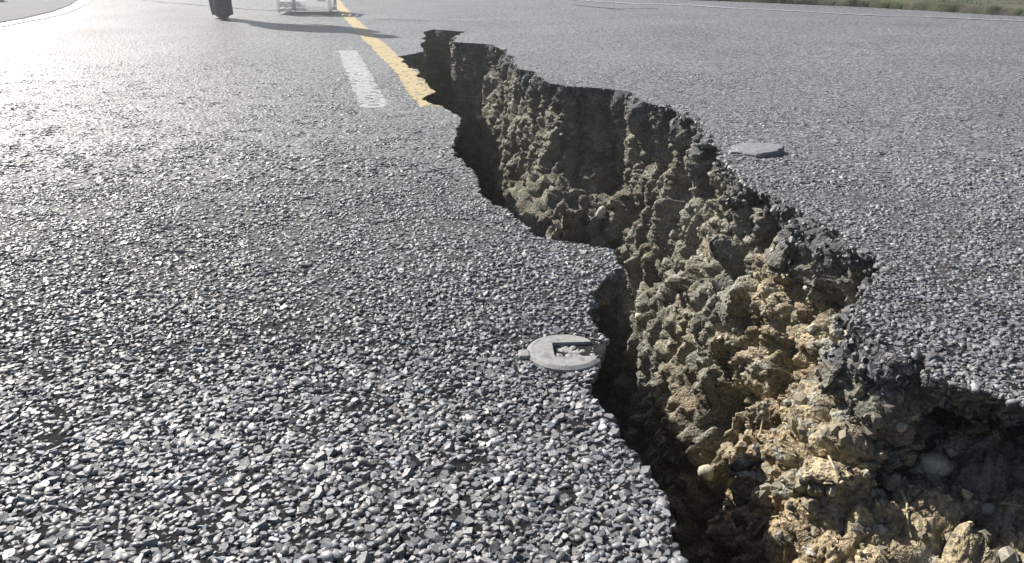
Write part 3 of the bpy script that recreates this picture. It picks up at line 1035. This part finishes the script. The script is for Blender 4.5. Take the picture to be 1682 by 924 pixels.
def domed_stud():
    (sx, sy), r = STUDS[1]
    root = link('road_stud', None, label='thin uneven grey disc lying flat on the road right of the crack', cat='road stud')
    root.location = (sx, sy, float(und(sx, sy)))
    V, F = lathe('body', [(r, -.005), (r * .99, .009), (r * .93, .013), (r * .6, .0145), (r * .3, .015), (.0005, .0152)], 40)
    an = np.arctan2(V[:, 1], V[:, 0])
    V[:, :2] *= (1 + .07 * np.sin(an * 3 + 1) + .05 * np.sin(an * 7 + 2) + .03 * np.sin(an * 13))[:, None]
    V[:, 2] += .05 * V[:, 0] * (V[:, 2] > 0)
    link('body', mesh_np('body', V, F, smooth=False), plain('pale stud', (.20, .205, .22), .8, .3, .3, 90, bump=.8, dist=.003), root)
    w = link('chipped_corner', box_mesh('chipped_corner', .03, .022, .012, .003), MAT_REC, root)
    w.location = (-r * .98, -.02, .002)
domed_stud()

# ------------------------------------------------------------------ person standing on the road (only the feet are in the picture)
def skin_mesh(name, verts, edges, radii, root=0, sub=2):
    me = bpy.data.meshes.new(name)
    me.from_pydata([tuple(v) for v in verts], edges, [])
    o = bpy.data.objects.new(name, me)
    COL.objects.link(o)
    m = o.modifiers.new('Skin', 'SKIN')
    m.use_smooth_shade = True
    for i, r in enumerate(radii):
        sv = me.skin_vertices[0].data[i]
        sv.radius = r if isinstance(r, tuple) else (r, r)
        sv.use_root = (i == root)
    s = o.modifiers.new('Sub', 'SUBSURF')
    s.levels = s.render_levels = sub
    dg = bpy.context.evaluated_depsgraph_get()
    out = bpy.data.meshes.new_from_object(o.evaluated_get(dg))
    bpy.data.objects.remove(o)
    out.name = name
    out.shade_smooth()
    return out

MAT_TROUSER = plain('slate blue trousers', (.085, .095, .14), .9, .2, .2, 60, bump=.4, dist=.004)
MAT_COAT = plain('dark coat', (.06, .065, .09), .9, .2, .2, 50, bump=.3, dist=.004)
MAT_SHOE = plain('dark shoe', (.10, .10, .13), .5, .4, .2, 60)
MAT_SKIN = plain('skin', (.45, .28, .2), .5, .4, .06, 60)
MAT_HAIR = plain('hair', (.03, .022, .017), .5, .4, .2, 80)

def build_person():
    bx, by = -2.47, 7.06
    root = link('person', None, label='person in slate blue trousers standing on the road, only feet in view', cat='person')
    root.location = (bx, by, float(und(bx, by)))
    root.rotation_euler.z = R(14)
    # walking away: the left foot a little ahead, nearly in line with the right one
    fl, fr = (-.028, .24, 0), (.028, -.02, 0)
    V, Ed, Rd = [], [], []
    def add(p, r, prev=None):
        V.append(p); Rd.append(r)
        if prev is not None:
            Ed.append((prev, len(V) - 1))
        return len(V) - 1
    pelvis = add((0, .09, .95), (.155, .11))
    waist = add((0, .09, 1.10), (.135, .10), pelvis)
    chest = add((0, .09, 1.33), (.165, .11), waist)
    neckb = add((0, .09, 1.48), (.10, .075), chest)
    neck = add((0, .10, 1.55), (.055, .06), neckb)
    h1 = add((0, .115, 1.63), (.07, .085), neck)
    h2 = add((0, .115, 1.72), (.078, .098), h1)
    add((0, .11, 1.79), (.055, .07), h2)
    for s, ft in ((-1, fl), (1, fr)):
        hip = add((s * .075, .09, .90), .092, pelvis)
        knee = add((s * .05 + ft[0] * .2, .09 + (ft[1] - .05) * .45, .50), .062, hip)
        calf = add((ft[0] + s * .008, ft[1] + .0, .33), .058, knee)
        ank = add((ft[0], ft[1], .09), .037, calf)
        sh = add((s * .185, .09, 1.43), .062, chest)
        el = add((s * .235, .07, 1.14), .045, sh)
        wr = add((s * .225, .15, .90), .03, el)
        palm = add((s * .222, .165, .82), (.038, .018), wr)
        for q, (dx, dl) in enumerate(((-.024, .07), (-.008, .08), (.008, .076), (.022, .06))):
            k1 = add((s * .222, .175 + dx, .775), .009, palm)
            k2 = add((s * .218, .182 + dx, .775 - dl * .55), .008, k1)
            add((s * .208, .184 + dx, .775 - dl), .007, k2)
        t1 = add((s * .215, .205, .83), .010, palm)
        add((s * .208, .218, .785), .009, t1)
    body = link('body', skin_mesh('body', V, Ed, Rd), MAT_SKIN, root)
    # face: nose, mouth line and eyes set on the head
    for nm, loc, sc, mt in (('nose', (0, .222, 1.69), (.014, .018, .024), MAT_SKIN), ('mouth', (0, .205, 1.645), (.026, .008, .006), MAT_SHOE),
                            ('eye', (-.03, .203, 1.715), (.012, .01, .007), MAT_SHOE), ('eye', (.03, .203, 1.715), (.012, .01, .007), MAT_SHOE),
                            ('ear', (-.084, .11, 1.70), (.012, .02, .032), MAT_SKIN), ('ear', (.084, .11, 1.70), (.012, .02, .032), MAT_SKIN)):
        tv, tf = pebble_template(3, 8, 4, .0)
        o = link(nm, mesh_np(nm, tv * np.array(sc), tf, smooth=True), mt, root)
        o.location = loc
    tv, tf = pebble_template(5, 12, 6, .05)
    keepz = tv * np.array([.096, .115, .115])
    hair = link('hair', mesh_np('hair', keepz, tf, smooth=True), MAT_HAIR, root)
    hair.location = (0, .092, 1.755)
    # trousers: two legs that flare a little over the shoes
    V, Ed, Rd = [], [], []
    pel = add((0, .09, .98), (.165, .12))
    for s, ft in ((-1, fl), (1, fr)):
        hip = add((s * .08, .09, .88), .105, pel)
        knee = add((s * .05 + ft[0] * .2, .09 + (ft[1] - .05) * .45, .50), .082, hip)
        c = add((ft[0] + s * .006, ft[1], .28), .080, knee)
        c2 = add((ft[0], ft[1] - .004, .12), .083, c)
        c3 = add((ft[0] + .008, ft[1] - .002, .045), .080, c2)
        add((ft[0] + .010, ft[1] - .002, .030), .077, c3)
    link('trousers', skin_mesh('trousers', V, Ed, Rd), MAT_TROUSER, root)
    # knee-length coat with sleeves
    V, Ed, Rd = [], [], []
    pel = add((0, .09, .98), (.185, .14))
    add((0, .09, .78), (.20, .15), pel)
    add((0, .09, .60), (.20, .15), len(V) - 1)
    wa = add((0, .09, 1.12), (.165, .125), pel)
    ch = add((0, .09, 1.34), (.185, .13), wa)
    add((0, .095, 1.49), (.085, .08), ch)
    for s in (-1, 1):
        sh = add((s * .19, .09, 1.42), .078, ch)
        el = add((s * .242, .07, 1.14), .06, sh)
        add((s * .23, .145, .92), .046, el)
    link('coat', skin_mesh('coat', V, Ed, Rd), MAT_COAT, root)
    for ft in (fl, fr):
        V, Ed, Rd = [], [], []
        a = add((ft[0], ft[1] - .02, .042), (.040, .042))
        b_ = add((ft[0], ft[1] + .07, .04), (.042, .038), a)
        add((ft[0], ft[1] + .17, .032), (.040, .028), b_)
        o = link('shoe', skin_mesh('shoe', V, Ed, Rd), MAT_SHOE, root)
    return root
build_person()

# ------------------------------------------------------------------ pale slatted crate beside the yellow line
MAT_CRATE = plain('white plastic', (.74, .74, .76), .5, .5, .06, 20)
MAT_GREEN = plain('pale green panel', (.76, .77, .77), .45, .5, .08, 15)
for _m in (MAT_CRATE, MAT_GREEN):      # thin plastic lets the low sun glow through
    _nt = _m.node_tree
    _b = _nt.nodes['Principled BSDF']
    _t = _nt.nodes.new('ShaderNodeBsdfTranslucent')
    _t.inputs[0].default_value = (.8, .82, .82, 1) if _m is MAT_CRATE else (.8, .81, .81, 1)
    _x = _nt.nodes.new('ShaderNodeMixShader')
    _x.inputs[0].default_value = .6
    _nt.links.new(_b.outputs[0], _x.inputs[1])
    _nt.links.new(_t.outputs[0], _x.inputs[2])
    _nt.links.new(_x.outputs[0], _nt.nodes['Material Output'].inputs['Surface'])
def build_crate():
    root = link('crate', None, label='white slatted crate with a pale green panel beside the yellow line', cat='crate')
    x, y = -1.93, 7.9
    root.location = (x, y, float(und(x, y)))
    root.rotation_euler.z = R(4)
    W, Dp, H_ = .50, .36, .34
    def part(nm, sx, sy, sz, loc, mt, bv=.003):
        o = link(nm, box_mesh(nm, sx, sy, sz, bv), mt, root)
        o.location = loc
        return o
    for sx in (-1, 1):
        for sy in (-1, 1):
            part('post', .026, .026, H_, (sx * (W / 2 - .013), sy * (Dp / 2 - .013), .012 + H_ / 2), MAT_CRATE)
    part('base', W - .01, Dp - .01, .014, (0, 0, .034), MAT_CRATE)
    for z in (.075, .15, .225, .30):
        for sy in (-1, 1):
            part('slat', W * .46, .012, .045, (-W * .22, sy * (Dp / 2 - .007), z + .01), MAT_CRATE)
        for sx in (-1, 1):
            part('slat', .012, Dp - .06, .045, (sx * (W / 2 - .007), 0, z + .01), MAT_CRATE)
    part('post', .03, .02, H_ - .05, (-.09, -Dp / 2 - .011, .04 + (H_ - .05) / 2), MAT_CRATE)
    part('panel', W * .44, .014, .27, (W * .24, -Dp / 2 + .004, .185), MAT_GREEN)
    lab = part('label_plate', .07, .006, .10, (W * .33, -Dp / 2 - .008, .16), MAT_CRATE, .001)
    part('panel', W * .44, .014, .27, (W * .24, Dp / 2 - .004, .185), MAT_GREEN)
build_crate()

# ------------------------------------------------------------------ grass along the right verge
def build_grass():
    n = 5200
    t = rng.random(n)
    seg = np.array([(1.4, 11.2), (2.95, 9.82), (3.85, 9.1), (4.56, 7.95), (5.2, 7.2), (8.1, 4.95)])
    s = np.concatenate([[0], np.cumsum(np.hypot(*(seg[1:] - seg[:-1]).T))])
    x = np.interp(t * s[-1], s, seg[:, 0])
    y = np.interp(t * s[-1], s, seg[:, 1])
    d = rng.random(n) ** 1.6 * 2.4
    x, y = x + d * .6 + rng.normal(0, .015, n), y + d * .8 + rng.normal(0, .015, n)
    m = (fbm(x / .35, y / .35, x * 0, 3, 700) > -.02)
    x, y = x[m], y[m]
    n = len(x)
    h = rng.uniform(.012, .042, n)
    a = rng.uniform(0, 6.28, n)
    le = rng.uniform(.2, .9, n) * h
    w = .0035
    z0 = np.full(n, .045)
    ca, sa = np.cos(a), np.sin(a)
    b0 = np.stack([x - sa * w, y + ca * w, z0], 1)
    b1 = np.stack([x + sa * w, y - ca * w, z0], 1)
    m0 = np.stack([x - sa * w * .8 + ca * le * .35, y + ca * w * .8 + sa * le * .35, z0 + h * .6], 1)
    m1 = np.stack([x + sa * w * .8 + ca * le * .35, y - ca * w * .8 + sa * le * .35, z0 + h * .6], 1)
    tp = np.stack([x + ca * le, y + sa * le, z0 + h], 1)
    V = np.stack([b0, b1, m1, m0, tp], 1).reshape(-1, 3)
    k = np.arange(n)[:, None] * 5
    F = np.concatenate([k + [0, 1, 2], k + [0, 2, 3], k + [3, 2, 4]])
    g = rng.uniform(.6, 1.3, n)
    dry = rng.random(n) < .35
    c = np.where(dry[:, None], np.array([.13, .115, .06]), np.array([.035, .06, .022])) * g[:, None]
    link('grass', mesh_np('grass', V, F, np.repeat(c, 5, 0)), tinted('grass blades', .7, .3, .1, 50, 0), kind='stuff',
         label='dry and green grass on the verge beyond the road edge', cat='grass')
build_grass()

# ------------------------------------------------------------------ haze added, partly in place of the lens's veiling glare
hz = bpy.data.materials.new('glare haze')
hz.use_nodes = True
hn = hz.node_tree
hn.nodes.remove(hn.nodes['Principled BSDF'])
pv = hn.nodes.new('ShaderNodeVolumePrincipled')
pv.inputs['Color'].default_value = (.95, .96, .95, 1)
pv.inputs['Density'].default_value = .007
pv.inputs['Anisotropy'].default_value = .6
hn.links.new(pv.outputs[0], hn.nodes['Material Output'].inputs['Volume'])
added_haze = link('added_haze', box_mesh('added_haze', 840, 840, 4.6, 0, (0, 0, -.05)), hz, kind='stuff')
SC.cycles.volume_bounces = 1
